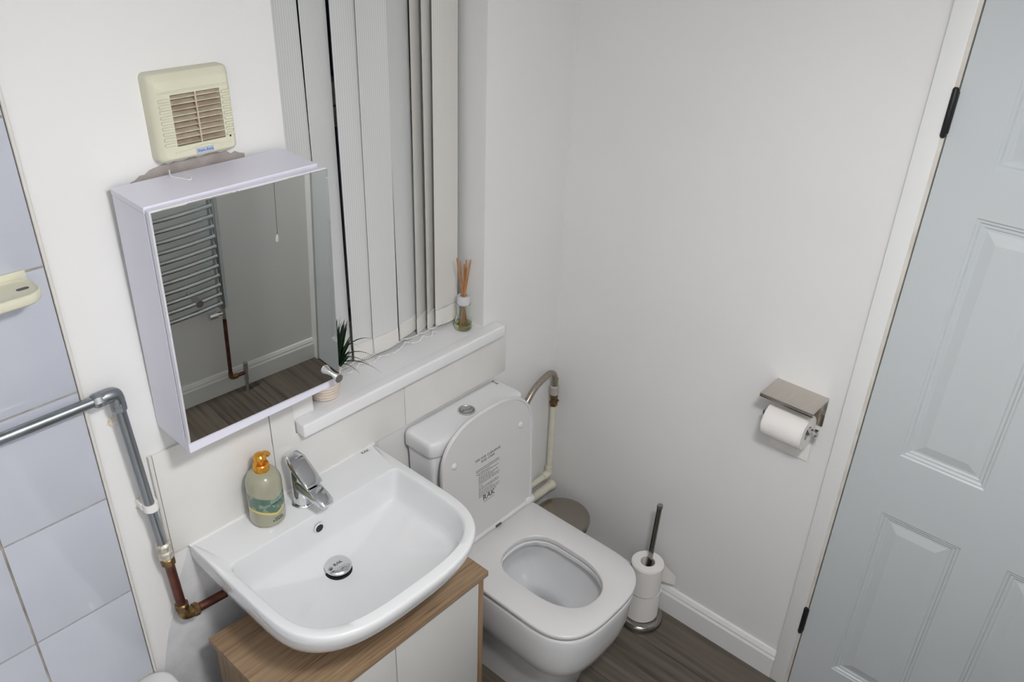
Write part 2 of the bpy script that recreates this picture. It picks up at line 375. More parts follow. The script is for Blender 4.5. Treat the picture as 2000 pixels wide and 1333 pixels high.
bmesh.ops.remove_doubles(b, verts=b.verts, dist=1e-5)
box(b, XF+.012, XF+.035, LY1, LY0, LZ0, LZ1)
for (p, q) in (((LY0, LZ0), (LY0, LZ1)), ((LY0, LZ1), (LY1, LZ1)), ((LY1, LZ1), (LY1, LZ0)), ((LY1, LZ0), (LY0, LZ0))):
    b.faces.new([b.verts.new(v) for v in ((XF, *p), (XF, *q), (XF+.02, *q), (XF+.02, *p))])
leaf = obj('door_leaf', b, M_door, dr, smooth=False)
for (ya, yb) in ycols:
    for (za, zb) in zrows:
        b = B(); rings = []
        for ins, dep in ((0, 0), (.004, .003), (.008, .003), (.012, .0075), (.017, .0075), (.021, .010), (.026, .010), (.05, .004), (.054, .004)):
            y0, y1, z0, z1 = yb+ins, ya-ins, za+ins, zb-ins
            rings.append([(XF+dep, y0, z0), (XF+dep, y1, z0), (XF+dep, y1, z1), (XF+dep, y0, z1)])
        loft(b, rings, False, True); obj('panel', b, M_door, leaf, smooth=False)
for zc in (.298, 1.795):
    b = B(); lathe(b, [(.004, -.052), (.0065, -.048), (.0065, .048), (.004, .052)], (-.017, -.998, zc), 12)
    box(b, -.0165, -.009, -1.006, -.998, zc-.043, zc+.043, bev=.001)
    obj('hinge', b, M_black, dr)
# baseboards
def baseboard(name, pts, label):
    bm = B()   # profile swept along straight run: pts = (start, end, outward)
    s, e, n = [Vector(p) for p in pts]
    prof = [(0, 0), (.016, 0), (.016, .078), (.012, .086), (.012, .092), (.006, .105), (0, .107)]
    loft(bm, [[s+n*d+Vector((0, 0, h)) for d, h in prof], [e+n*d+Vector((0, 0, h)) for d, h in prof]])
    o = obj(name, bm, M_gloss, smooth=False); tag(o, label, 'baseboard', kind='structure'); return o
baseboard('baseboard_right', ((0, -.0, 0), (0, -.948, 0), (-1, 0, 0)), 'white skirting board on the wall behind the toilet roll stand')
baseboard('baseboard_front', ((-.016, ROOM_D, 0), (-1.44, ROOM_D, 0), (0, 1, 0)), 'white skirting board below the radiator in the mirror')

# ================================================================== LAMP
lp = root('ceiling_lamp', LAMP_POS, 'flush round white ceiling light', 'lamp')
obj('lamp_ring', lathe(B(), [(LAMP_R+.018, 0), (LAMP_R+.018, -.014), (LAMP_R+.012, -.022), (LAMP_R+.002, -.022), (LAMP_R+.001, -.004)], LAMP_POS, 48, cap1=False), M_white, lp)
obj('diffuser', lathe(B(), [(LAMP_R, -.008), (LAMP_R, -.020), (LAMP_R*.9, -.0235), (LAMP_R*.5, -.026), (.004, -.027)], LAMP_POS, 48),
    mat('lamp_opal', (.9, .9, .9, 1), .4, emit=((1, 1, 1, 1), LAMP_POWER)), lp)

# ================================================================== BASIN
BX = -1.06; ZT = .843
bs = root('wash_basin', (BX, -.2, .627), 'white ceramic wash basin on the oak vanity cabinet', 'wash basin')
out = dshape(BX, .270, -.001, -.490, .22, 3.0, br=.004)
inn = dshape(BX, .245, -.125, -.459, .19, 3.2, br=.018)
def bscale(o, s, sy=None): return scl(o, BX, 0.0, s, sy or s)
b = B(); rings = []
for s, sy, z in ((.56, .54, .627), (.64, .60, .629), (.73, .68, .648), (.80, .755, .675), (.87, .83, .712), (.925, .895, .745), (.965, .945, .772), (.988, .978, .795), (.998, .994, .815), (1.0, 1.0, .828), (1.0, 1.0, .835), (.998, .998, .839), (.994, .994, .842), (.988, .989, .843)):
    rings.append(at_z(bscale(out, s, sy), z))
# inner edge of the flat rim shares the same point count
DRX, DRY = BX, -.185
rings.append(at_z(scl(inn, BX, -.29, 1.022, 1.016), .8429))
for r, z in ((1.010, .8420), (1.0, .8395), (.994, .834), (.988, .82), (.972, .79), (.955, .768), (.94, .757), (.915, .750), (.87, .745), (.75, .734), (.55, .718), (.35, .705), (.2, .698), (.105, .695)):
    rings.append(at_z(scl(inn, DRX, DRY, r, r), z))
loft(b, rings, True, True)
obj('bowl', b, M_ceramic, bs, angle=60)
# overflow hole
b = B(); lathe(b, [(.0085, -.1285), (.0085, -.139), (.0125, -.1395), (.0125, -.1365), (.0135, -.134)], (BX-.006, 0, .800), 24, 'Y', True, False)
obj('overflow_ring', lathe(B(), [(.0108, -.1290), (.0108, -.1318), (.0124, -.1318), (.0136, -.1296)], (BX-.006, 0, .801), 24, 'Y', False, False), M_ceramic, bs)
obj('overflow_hole', lathe(B(), [(.0112, -.1285), (.0112, -.1316), (.001, -.1316)], (BX-.006, 0, .801), 24, 'Y', True, True), M_black, bs); b.free()
# click waste
w = obj('drain_plug', lathe(B(), [(.027, .700), (.030, .703), (.033, .708), (.033, .712), (.030, .7155), (.020, .7175), (.004, .718)], (DRX, DRY, 0), 40), M_chrome, bs)
obj('drain_flange', lathe(B(), [(.034, .694), (.034, .697), (.024, .698), (.022, .700)], (DRX, DRY, 0), 40), M_black, bs)
obj('plug_mark', text_bm('RAK', .012, frame_m((DRX, DRY, .7182), (1, .0, 0), (0, 1, 0))), M_ink, w, smooth=False)
obj('maker_mark', text_bm('RAK', .013, frame_m((-.828, -.018, .8432), (1, 0, 0), (0, 1, 0))), M_ink, bs, smooth=False)
obj('sealant', bx(BX-.272, BX+.272, -.012, -.001, .842, .848, bev=.002), M_white, bs)

# mixer tap ----------------------------------------------------------
tp = root('mixer_tap', (BX, -.075, ZT), 'chrome mixer tap at the back of the wash basin', 'tap')
TY = -.066
obj('tap_ring', lathe(B(), [(.028, .8435), (.029, .846), (.027, .849)], (BX, TY, 0), 32), M_chrome, tp)
b = B(); rr = []
for z, rx, ry, oy in ((.847, .0245, .0245, 0), (.87, .0238, .0245, 0), (.90, .0232, .0245, .001), (.93, .0228, .024, .002), (.945, .0225, .023, .003)):
    rr.append([(BX+rx*math.cos(2*PI*i/32), TY+oy+ry*math.sin(2*PI*i/32), z) for i in range(32)])
loft(b, rr); obj('tap_body', b, M_chrome, tp)
def yz_box(path, w, h, r=.006):
    bm = B(); rings = []; P = [Vector((0, *p)) for p in path]
    ws = w if isinstance(w, list) else [w]*len(P); hs = h if isinstance(h, list) else [h]*len(P)
    for i, p in enumerate(P):
        t = (P[min(i+1, len(P)-1)]-P[max(i-1, 0)]).normalized(); nn = Vector((0, -t.z, t.y))
        rings.append([Vector((BX+a, p.y+nn.y*c, p.z+nn.z*c)) for a, c in rrect(ws[i], hs[i], min(r, hs[i]*.45, ws[i]*.45), 4)])
    loft(bm, rings); return bm
obj('spout', yz_box([(-.060, .902), (-.09, .905), (-.118, .904), (-.145, .899), (-.162, .894), (-.169, .890)], [.044, .044, .043, .041, .038, .030], [.040, .037, .032, .027, .022, .012], .009), M_chrome, tp)
obj('lever', yz_box([(-.024, .957), (-.028, .961), (-.036, .9635), (-.055, .9595), (-.080, .948), (-.105, .934), (-.119, .9265), (-.122, .925)], [.018, .032, .042, .048, .049, .048, .047, .044], [.012, .020, .026, .028, .022, .014, .008, .004], .010), M_chrome, tp)
obj('aerator', lathe(B(), [(.011, .878), (.0115, .880), (.0115, .892)], (BX, -.150, 0), 24), mat('aerator_grey', (.45, .46, .47, 1), .3, metal=.8), tp)

# soap dispenser -----------------------------------------------------
SX, SY = -1.152, -.054
so = root('soap_dispenser', (SX, SY, ZT), 'green grey soap pump bottle with amber gold collar beside the tap', 'soap bottle')
def label_mat():
    m = bpy.data.materials.new('soap_bottle_print'); m.use_nodes = True; nt = m.node_tree; N = nt.nodes; L = nt.links; bb = N['Principled BSDF']
    bb.inputs['Roughness'].default_value = .18; bb.inputs['Coat Weight'].default_value = .5
    tc = N.new('ShaderNodeTexCoord'); sp = N.new('ShaderNodeSeparateXYZ'); L.new(tc.outputs['Object'], sp.inputs[0])
    nz = N.new('ShaderNodeTexNoise'); nz.inputs['Scale'].default_value = 55; nz.inputs['Detail'].default_value = 3; L.new(tc.outputs['Object'], nz.inputs['Vector'])
    # wavy bottom/top edges of the printed band
    wv = N.new('ShaderNodeMath'); wv.operation = 'MULTIPLY_ADD'; wv.inputs[1].default_value = .16; L.new(sp.outputs[0], wv.inputs[0]); L.new(sp.outputs[2], wv.inputs[2])
    ab = N.new('ShaderNodeMath'); ab.operation = 'ABSOLUTE'; L.new(sp.outputs[0], ab.inputs[0])
    zz = N.new('ShaderNodeMath'); zz.operation = 'MULTIPLY_ADD'; zz.inputs[1].default_value = -.32; L.new(ab.outputs[0], zz.inputs[0]); L.new(sp.outputs[2], zz.inputs[2])
    ramp = N.new('ShaderNodeValToRGB'); cr = ramp.color_ramp; cr.interpolation = 'CONSTANT'
    body = (.335, .325, .235, 1); green = (.085, .155, .115, 1); yel = (.62, .50, .13, 1)
    mr = N.new('ShaderNodeMapRange'); mr.inputs[1].default_value = 0; mr.inputs[2].default_value = .16; L.new(zz.outputs[0], mr.inputs[0])
    e = cr.elements; e[0].position = 0; e[0].color = body; e[1].position = .215; e[1].color = yel
    for p, c in ((.255, green), (.50, body)): k = e.new(p); k.color = c
    L.new(mr.outputs[0], ramp.inputs[0])
    # leaf figure inside the band
    th = N.new('ShaderNodeMath'); th.operation = 'GREATER_THAN'; th.inputs[1].default_value = .56; L.new(nz.outputs['Fac'], th.inputs[0])
    inband = N.new('ShaderNodeMath'); inband.operation = 'COMPARE'; inband.inputs[1].default_value = .38; inband.inputs[2].default_value = .115; L.new(mr.outputs[0], inband.inputs[0])
    fac = N.new('ShaderNodeMath'); fac.operation = 'MULTIPLY'; L.new(th.outputs[0], fac.inputs[0]); L.new(inband.outputs[0], fac.inputs[1])
    mx = N.new('ShaderNodeMixRGB'); mx.inputs[2].default_value = (.20, .28, .21, 1); L.new(fac.outputs[0], mx.inputs[0]); L.new(ramp.outputs[0], mx.inputs[1])
    L.new(mx.outputs[0], bb.inputs['Base Color']); return m
obj('bottle', lathe(B(), [(.036, .8445), (.0405, .848), (.0415, .856), (.0415, .950), (.0405, .962), (.036, .975), (.028, .984), (.018, .988), (.017, .990)], (SX, SY, 0), 40), label_mat(), so)
obj('collar', lathe(B(), [(.0185, .988), (.0185, 1.004), (.0165, 1.0065), (.008, 1.008), (.0075, 1.016), (.011, 1.018)], (SX, SY, 0), 32), M_gold, so)
b = B(); lathe(b, [(.012, 1.016), (.0145, 1.019), (.0145, 1.027), (.011, 1.031), (.004, 1.032)], (SX, SY, 0), 24)
tube(b, smooth_path([(SX, SY, 1.024), (SX+.012, SY+.004, 1.024), (SX+.022, SY+.008, 1.018), (SX+.027, SY+.010, 1.010)], 5), [.0065]*15+[.005], 12)
obj('pump_head', b, M_gold, so)
b = B()
for (zz_, wd, n_) in ((.912, .020, 4), (.869, .016, 4), (.863, .020, 5)):
    a0 = -PI/2+.15
    for k in range(n_):
        a = a0+(k-n_/2)*wd/.0415*.32; p = Vector((SX+.0418*math.cos(a), SY+.0418*math.sin(a), zz_)); t = Vector((-math.sin(a), math.cos(a), 0)); u = Vector((0, 0, 1))
        n_v = t.cross(u)*.0002; h = .0018; l = wd*.11
        q = [b.verts.new(p+t*sx*l+u*sz*h+n_v) for sx, sz in ((-1, -1), (1, -1), (1, 1), (-1, 1))]; b.faces.new(q)
tag(obj('fine_print', b, mat('green_ink', (.035, .085, .055, 1), .4), so, smooth=False), kind='stuff')

# ================================================================== VANITY
vn = root('vanity_cabinet', (BX, -.245, 0), 'oak trimmed vanity cabinet with white doors under the basin', 'cabinet')
VX0, VX1, VY0, VY1, VZ = -1.364, -.757, -.083, -.408, .627
obj('worktop', bx(VX0, VX1, VY1, VY0, VZ-.018, VZ, bev=.0015), M_oak, vn)
for xa in (VX0+.010, VX1-.026): obj('side_panel', bx(xa, xa+.016, VY1+.007, VY0-.004, 0, VZ-.018, bev=.001), M_oakz, vn)
obj('back_panel', bx(VX0+.026, VX1-.026, VY0-.012, VY0-.006, .06, VZ-.018), M_white, vn, smooth=False)
obj('bottom_panel', bx(VX0+.026, VX1-.026, VY1+.03, VY0-.012, .05, .066), M_oak, vn, smooth=False)
obj('plinth', bx(VX0+.026, VX1-.026, VY1+.04, VY1+.055, 0, .05), M_oak, vn, smooth=False)
M_vdoor = mat('white_melamine', (.60, .595, .575, 1), .4)
for xa, xb in ((VX0+.028, BX-.0015-.008), (BX+.0015-.008, VX1-.028)):
    d = obj('door', bx(xa, xb, VY1+.008, VY1+.024, .06, VZ-.026, bev=.0012), M_vdoor, vn)

# ================================================================== TOILET
TX = -.486
tl = root('toilet', (TX, -.33, 0), 'white close coupled toilet with its lid up beside the vanity', 'toilet')
rim = dshape(TX, .189, -.16, -.634, .17, 3.0, br=.02)
foot = dshape(TX, .124, -.075, -.556, .11, 2.8, br=.02)
b = B(); rings = []
def mixo(a, c, t): return [(p[0]*(1-t)+q[0]*t, p[1]*(1-t)+q[1]*t) for p, q in zip(a, c)]
foot0 = dshape(TX, .115, -.09, -.512, .11, 2.8, br=.02)
for o_, z in ((foot0, 0), (mixo(foot0, foot, .35), .07), (mixo(foot0, foot, .8), .15), (foot, .19), (mixo(foot, rim, .03), .200), (mixo(foot, rim, .12), .206), (mixo(foot, rim, .34), .212), (mixo(foot, rim, .56), .224), (mixo(foot, rim, .74), .245), (mixo(foot, rim, .87), .28), (mixo(foot, rim, .95), .325), (mixo(foot, rim, .99), .37), (rim, .398), (scl(rim, TX, -.38, .994, .994), .4055), (scl(rim, TX, -.38, .978, .978), .4095)):
    rings.append(at_z(o_, z))
hole = dshape(TX, .103, -.260, -.567, .15, 2.3, br=.088)
SUX, SUY = TX+.040, -.345
rings.append(at_z(scl(hole, TX, -.41, 1.06, 1.04), .4100))
rings.append(at_z(scl(hole, TX, -.41, 1.03, 1.02), .4075))
rings.append(at_z(scl(hole, TX, -.41, 1.03, 1.03), .395))
rings.append(at_z(scl(hole, TX, -.41, 1.20, 1.10), .385))
rings.append(at_z(scl(hole, TX, -.41, 1.22, 1.10), .365))
for s, z in ((1.12, .335), (1.0, .305), (.85, .275), (.70, .250), (.56, .232), (.47, .215), (.43, .19), (.40, .12), (.36, .06)):
    h2 = scl(hole, TX, -.41, s, s*.98); t = min(1, max(0, (.37-z)/.16))
    rings.append([(x_+(SUX-TX)*t, y_+(SUY+.41)*t, z) for x_, y_ in h2])
loft(b, rings, True, True); obj('pan', b, M_ceramic, tl, angle=50)
b = B(); wring = [(SUX+.046*math.cos(2*PI*i/28), SUY-.001+.064*math.sin(2*PI*i/28), .165) for i in range(28)]
b.faces.new([b.verts.new(p) for p in wring])
obj('water', b, mat('toilet_water', (.86, .90, .92, 1), .02, trans=1.0, ior=1.33), tl, smooth=False)
# platform carrying the cistern
b = B(); plat = dshape(TX, .150, -.012, -.21, .05, 3.0, br=.02)
loft(b, [at_z(scl(plat, TX, -.1, .82, .95), 0), at_z(scl(plat, TX, -.1, .86, .97), .18), at_z(scl(plat, TX, -.1, .93, .98), .30), at_z(plat, .36), at_z(plat, .408), at_z(scl(plat, TX, -.1, .98, .98), .4125)])
obj('cistern_platform', b, M_ceramic, tl, angle=50)
# floor bolt cap
obj('bolt_cap', lathe(B(), [(.009, 0), (.009, -.004), (.005, -.008), (.001, -.009)], (TX-.123, -.20, .07), 16, 'X'), M_chrome, tl)
# cistern
CX = TX-.006
cis = dshape(CX, .186, -.008, -.128, .035, 4.0, br=.012)
b = B(); loft(b, [at_z(scl(cis, CX, -.06, .86, .92), .414), at_z(scl(cis, CX, -.06, .88, .95), .43), at_z(scl(cis, CX, -.06, .95, .97), .62), at_z(scl(cis, CX, -.06, .98, .99), .780), at_z(scl(cis, CX, -.06, .965, .96), .786)])
obj('cistern', b, M_ceramic, tl, angle=50)
clid = dshape(CX, .192, -.005, -.134, .040, 4.0, br=.014)
b = B(); loft(b, [at_z(scl(clid, CX, -.06, .975, .965), .787), at_z(scl(clid, CX, -.06, .995, .99), .789), at_z(clid, .794), at_z(clid, .818), at_z(scl(clid, CX, -.06, .99, .985), .828), at_z(scl(clid, CX, -.06, .97, .955), .834), at_z(scl(clid, CX, -.06, .93, .90), .837), at_z(scl(clid, CX, -.06, .75, .7), .838)])
cl = obj('cistern_lid', b, M_ceramic, tl, angle=50)
BTX, BTY = CX-.004, -.070
M_btn = mat('satin_chrome_button', (.50, .51, .51, 1), .42, metal=.9)
fb = obj('flush_button', lathe(B(), [(.0255, .8375), (.0255, .841), (.0235, .8425), (.0215, .8422), (.0205, .8408)], (BTX, BTY, 0), 36, cap1=False), M_btn, tl)
obj('button_gap', lathe(B(), [(.0205, .8385), (.0205, .8398), (.001, .8398)], (BTX, BTY, 0), 32), M_inkg, fb)
for sgn in (1, -1):   # two push halves split by an S line
    b = B(); N_ = 24; arc = [(.0188*math.cos(PI*i/N_), sgn*.0188*math.sin(PI*i/N_)) for i in range(N_+1)]
    spl = [(-.0188+.0376*i/12, .004*math.sin(2*PI*i/12)+sgn*.0014) for i in range(13)]
    poly = [(BTX+x_, BTY+y_) for x_, y_ in arc+spl[1:-1]]
    if sgn < 0: poly = poly[::-1]
    loft(b, [at_z(poly, .840), at_z(poly, .8420)], False, True); obj('push_plate', b, M_btn, fb)
obj('maker_mark', text_bm('RAK', .014, frame_m((CX+.165, -.025, .8374), (0, -1, 0), (1, 0, 0))), M_ink, cl, smooth=False)
# seat ring
so_ = dshape(TX, .193, -.168, -.637, .17, 3.0, br=.012)
sh = dshape(TX, .103, -.256, -.569, .15, 2.3, br=.088)
b = B()
seq = [at_z(scl(so_, TX, -.40, .972, .977), .4180), at_z(scl(so_, TX, -.40, .985, .988), .4190), at_z(so_, .4225), at_z(so_, .429), at_z(scl(so_, TX, -.40, .995, .995), .4325), at_z(scl(so_, TX, -.40, .98, .983), .435), at_z(scl(sh, TX, -.41, 1.05, 1.035), .4352), at_z(scl(sh, TX, -.41, 1.01, 1.01), .4335), at_z(sh, .430), at_z(scl(sh, TX, -.41, 1.01, 1.005), .4175)]
R = loft(b, seq, False, False)
for i in range(len(R[0])): j = (i+1) % len(R[0]); b.faces.new((R[-1][i], R[-1][j], R[0][j], R[0][i]))
seat = obj('seat', b, M_seat, tl, angle=50)
# hinge bar
b = B(); tube(b, [(TX-.185, -.160, .437), (TX+.185, -.160, .437)], .0105, 16)
hb = obj('hinge_bar', b, M_seat, tl)
for sx_ in (.030,): obj('hinge_slot', bx(TX+sx_-.012, TX+sx_+.012, -.1725, -.1685, .4365, .4425), M_inkg, hb, smooth=False)
obj('hinge_end', lathe(B(), [(.014, TX+.165), (.0165, TX+.17), (.0165, TX+.197), (.013, TX+.201)], (0, -.158, .440), 20, 'X'), M_seat, hb)
obj('hinge_end', lathe(B(), [(.012, TX-.199), (.0145, TX-.196), (.0145, TX-.175), (.014, TX-.17)], (0, -.158, .440), 20, 'X'), M_seat, hb)
# lid, leaning on the cistern: outline in (x, distance up the lid)
lo = dshape(TX, .193, .004, -.440, .16, 2.6, br=.012)   # y' = -(up)
TILT = math.radians(2.2)
def lidp(o_, d): # d: distance in front of lid back face
    r = []
    for x_, y_ in o_:
        u = -y_; r.append((x_, -.1545+u*math.sin(TILT)-d*math.cos(TILT), .440+u*math.cos(TILT)-d*math.sin(TILT)))
    return r
b = B()
loft(b, [lidp(scl(lo, TX, -.22, .94, .95), -.002), lidp(scl(lo, TX, -.22, .985, .985), 0), lidp(lo, .004), lidp(lo, .010), lidp(scl(lo, TX, -.22, .99, .99), .0135), lidp(scl(lo, TX, -.22, .965, .97), .0135), lidp(scl(lo, TX, -.22, .955, .962), .0095)])
ld = obj('lid', b, M_seat, tl, angle=40)
LN = Vector((0, -math.cos(TILT), -math.sin(TILT))); LU = Vector((0, math.sin(TILT), math.cos(TILT)))
def lidpt(x_, u, d): return Vector((x_, -.1545+u*LU.y, .440+u*LU.z))+LN*d
for bxx in (TX-.143, TX+.138):
    b = B(); c = lidpt(bxx, .315, .0095); rr = []
    for r_, h_ in ((.0105, 0), (.0105, .002), (.009, .005), (.005, .0075), (.001, .008)):
        rr.append([c+LN*h_+Vector((1, 0, 0))*r_*math.cos(2*PI*i/20)+LU*r_*math.sin(2*PI*i/20) for i in range(20)])
    loft(b, rr); obj('bumper', b, M_seat, ld)
def lid_text(s, size, x_, u, m=M_ink, sp=1.0): return obj('print', text_bm(s, size, frame_m(lidpt(x_, u, .0097), (1, 0, 0), LU), spacing=sp), m, ld, smooth=False)
lid_text('TIPS FOR CLEANING', .0112, TX-.006, .282, sp=1.05); lid_text('AND CARE', .0112, TX-.006, .270, sp=1.05)
lid_text('RAK', .027, TX-.004, .134); lid_text('CERAMICS', .0062, TX-.004, .119, M_inkg, 1.8)
b = B(); rr = random.Random(3); u = .258
rows = [(0, .098, 3), (0, .1, 0), (0, .06, 1), (1, .088, 0), (1, .05, 1), (1, .085, 0), (1, .066, 0), (1, .09, 0), (1, .09, 0), (1, .016, 1), (1, .085, 1), (1, .085, 0), (1, .06, 1), (1, .09, 0), (1, .085, 0), (1, .075, 0)]
for ind, wd, gap in rows:   # fine print, too small to read in the photograph
    u -= .0062+.0016*gap; x_ = TX-.056+.009*ind; end = x_+wd
    while x_ < end:
        l = rr.uniform(.004, .011); l = min(l, end-x_)
        if l < .001: break
        b.faces.new([b.verts.new(lidpt(*p, .0098)) for p in ((x_, u-.0012), (x_+l, u-.0012), (x_+l, u+.0012), (x_, u+.0012))]); x_ += l+.0016
tag(obj('fine_print', b, M_inkg, ld, smooth=False), kind='stuff')

# ================================================================== WC supply pipe
sp_ = root('toilet_supply_pipe', (-.03, -.03, .33), 'cream painted pipe with braided hose in the corner behind the toilet', 'pipe')
PX, PY = -.030, -.028
obj('riser', tube(B(), [(PX, PY, .335), (PX, PY, .618)], .0105, 16), M_cpipe, sp_)
obj('elbow', tube(B(), smooth_path([(PX-.032, PY, .318), (PX-.012, PY, .320), (PX-.002, PY, .328), (PX, PY, .352)], 5), .0140, 16), M_cpipe, sp_)
obj('branch', tube(B(), [(PX-.028, PY, .318), (-.33, PY, .318)], .0105, 16), M_cpipe, sp_)
obj('compression_nut', lathe(B(), [(.012, .612), (.0145, .614), (.0145, .628), (.011, .630), (.011, .640), (.0135, .642), (.0135, .658), (.011, .660)], (PX, PY, 0), 6), M_brass, sp_)
obj('valve_screw', lathe(B(), [(.004, -.044), (.004, -.036)], (PX+.006, 0, .636), 10, 'Y'), M_brass, sp_)
obj('collar', lathe(B(), [(.013, .658), (.0155, .661), (.0155, .690), (.012, .694), (.009, .696)], (PX, PY, 0), 20), mat('grey_collar', (.40, .37, .33, 1), .5), sp_)
hp = smooth_path([(PX, PY, .690), (PX-.001, PY, .725), (PX-.020, PY-.004, .752), (-.085, PY-.010, .763), (-.150, PY-.014, .745), (-.205, PY-.018, .700), (-.245, PY-.02, .65), (-.27, PY-.02, .60), (-.285, PY-.02, .56)], 6)
obj('braided_hose', tube(B(), hp, .0102, 14), M_braid, sp_)
obj('ferrule', tube(B(), [(PX, PY, .692), (PX, PY, .722)], .0118, 16), M_braid, sp_)
w2 = root('low_pipe', (-.1, -.034, .26), 'thick cream painted pipe low in the corner behind the toilet', 'pipe')
obj('pipe', tube(B(), [(-.016, -.034, .262), (-.325, -.034, .262)], .016, 16), M_cpipe, w2)
obj('end_cap', lathe(B(), [(.0175, -.030), (.0185, -.028), (.0185, -.012), (.0165, -.010)], (0, -.034, .262), 16, 'X'), M_cpipe, w2)

# ================================================================== PEDAL BIN
PB = (-.128, -.172); pr = .098
pb = root('pedal_bin', (*PB, 0), 'round steel pedal bin in the corner behind the toilet', 'bin')
obj('bin_body', lathe(B(), [(pr*.90, .012), (pr*.90, .235), (pr*.92, .240)], (*PB, 0), 40), M_steel, pb)
obj('bin_base', lathe(B(), [(pr*.93, 0), (pr*.95, .004), (pr*.95, .012), (pr*.92, .016)], (*PB, 0), 40), M_black, pb)
obj('bin_lid', lathe(B(), [(pr*.95, .250), (pr, .254), (pr, .262), (pr*.97, .268), (pr*.80, .273), (pr*.4, .276), (.004, .277)], (*PB, 0), 48), mat('bin_lid_steel', (.44, .39, .35, 1), .16, metal=1, noise=.3, nscale=6, col2=(.36, .32, .28, 1)), pb)
obj('lid_band', lathe(B(), [(pr*.94, .236), (pr*.965, .240), (pr*.965, .252), (pr*.94, .254)], (*PB, 0), 40), M_black, pb)
b = B(); box(b, PB[0]-.105, PB[0]-.06, PB[1]+.005, PB[1]+.05, .225, .262, bev=.006)
obj('lid_hinge', b, M_black, pb)
obj('pedal', bx(PB[0]-.02, PB[0]+.02, PB[1]-.125, PB[1]-.08, .006, .014, bev=.003), M_black, pb)

# ================================================================== ROLL STAND + ROLLS
RX, RY = -.094, -.506
rs = root('toilet_roll_stand', (RX, RY, 0), 'chrome floor stand with an upright rod holding two toilet rolls', 'roll stand')
obj('base', lathe(B(), [(.073, 0), (.0760, .004), (.0760, .012), (.073, .018), (.068, .0235), (.060, .026), (.01, .026)], (RX, RY, 0), 44), M_steeld, rs)
obj('rod', tube(B(), [(RX, RY, .024), (RX+.003, RY-.004, .26), (RX+.006, RY-.010, .488)], .0085, 18), M_steeld, rs)
obj('rod_cap', tube(B(), [(RX+.006, RY-.010, .486), (RX+.0062, RY-.0102, .496)], [.0098, .0090], 18), M_chromeR, rs)
def roll_bm(r0, r1, h, c, axis='Z', n=40):
    bm = B(); lathe(bm, [(r1, 0), (r1, h), (r0, h), (r0, .0), (r1, 0)], (0, 0, 0), n, 'Z', False, False)
    bmesh.ops.remove_doubles(bm, verts=bm.verts, dist=1e-6)
    es = [e for e in bm.edges if abs(e.verts[0].co.xy.length-r1) < 1e-4 and abs(e.verts[1].co.xy.length-r1) < 1e-4 and abs(e.verts[0].co.z-e.verts[1].co.z) < 1e-5]
    bmesh.ops.bevel(bm, geom=es, offset=.003, segments=2, affect='EDGES')
    if axis == 'Y': bm.transform(Matrix.Rotation(PI/2, 4, 'X'))
    bm.transform(Matrix.Translation(c)); return bm
def core_bm(r0, h, c, axis='Z'):
    bm = B(); lathe(bm, [(r0, .001), (r0, h-.001), (r0-.0012, h-.001), (r0-.0012, .001), (r0, .001)], (0, 0, 0), 32, 'Z', False, False)
    if axis == 'Y': bm.transform(Matrix.Rotation(PI/2, 4, 'X'))
    bm.transform(Matrix.Translation(c)); return bm
G = 'toilet rolls on the floor stand'
z0 = .0265
for k, (lab, dx) in enumerate((('lower white toilet roll resting on the base of the floor stand', .0035), ('upper white toilet roll with a loose sheet on the floor stand', -.0035))):
    zz = z0+k*.1165
    t = root('toilet_roll', (RX+dx, RY, zz), lab, 'toilet roll', G)
    obj('paper', roll_bm(.0235, (.0565, .0530)[k], .116, (RX+dx, RY-.002+.004*(1-k), zz)), M_paper, t)
    obj('core', core_bm(.0235, .116, (RX+dx, RY, zz)), M_card, t)
    if k == 1:
        b = B(); A = [(RX+.0535, RY-.012, zz), (RX+.0545, RY-.038, zz)]
        pth = [(RX+.0525, RY+.004), (RX+.056, RY-.022), (RX+.066, RY-.048), (RX+.077, RY-.070)]
        loft(b, [[(x_, y_, zz+.004-.002*i), (x_+.0006, y_+.0003, zz+.004-.002*i), (x_+.0006, y_+.0003, zz+.108-.024*i), (x_, y_, zz+.108-.024*i)] for i, (x_, y_) in enumerate(pth)])
        obj('loose_sheet', b, M_paper, t, smooth=False)

# ================================================================== PAPER HOLDER
hd = root('toilet_paper_holder', (0, -.833, 1.03), 'brushed steel shelf top paper holder on the wall beside the door', 'paper holder')
HY0, HY1, HZ = -.760, -.906, 1.034
obj('shelf', bx(-.102, 0, HY1, HY0, HZ-.004, HZ, bev=.0012), M_steel, hd)
obj('shelf_lip', bx(-.102, -.0985, HY1, HY0, HZ-.012, HZ-.004, bev=.001), M_steel, hd)
obj('back_plate', bx(-.004, 0, HY1, HY0, .945, HZ-.004, bev=.001), M_steel, hd)
obj('arm', bx(-.066, -.003, HY0-.012, HY0-.004, .949, .963, bev=.002), M_steeld, hd)
obj('roller_rod', lathe(B(), [(.0075, HY0-.004), (.0075, HY1-.006)], (-.058, 0, .955), 18, 'Y'), M_chrome, hd)
obj('rod_end', lathe(B(), [(.0095, HY1+.002), (.0105, HY1), (.0105, HY1-.010), (.008, HY1-.012)], (-.058, 0, .955), 18, 'Y'), M_chrome, hd)
t = root('toilet_roll', (-.056, -.835, .94), 'white toilet roll hanging under the wall holder by the door', 'toilet roll')
ZR = .9435
obj('paper', roll_bm(.020, .0495, .112, (-.056, -.779, ZR), 'Y'), M_paper, t)
obj('core', core_bm(.020, .112, (-.056, -.779, ZR), 'Y'), M_card, t)
b = B(); pth = [(-.0055, ZR+.002), (-.0048, .91), (-.0046, .88), (-.0050, .85), (-.0062, .823)]
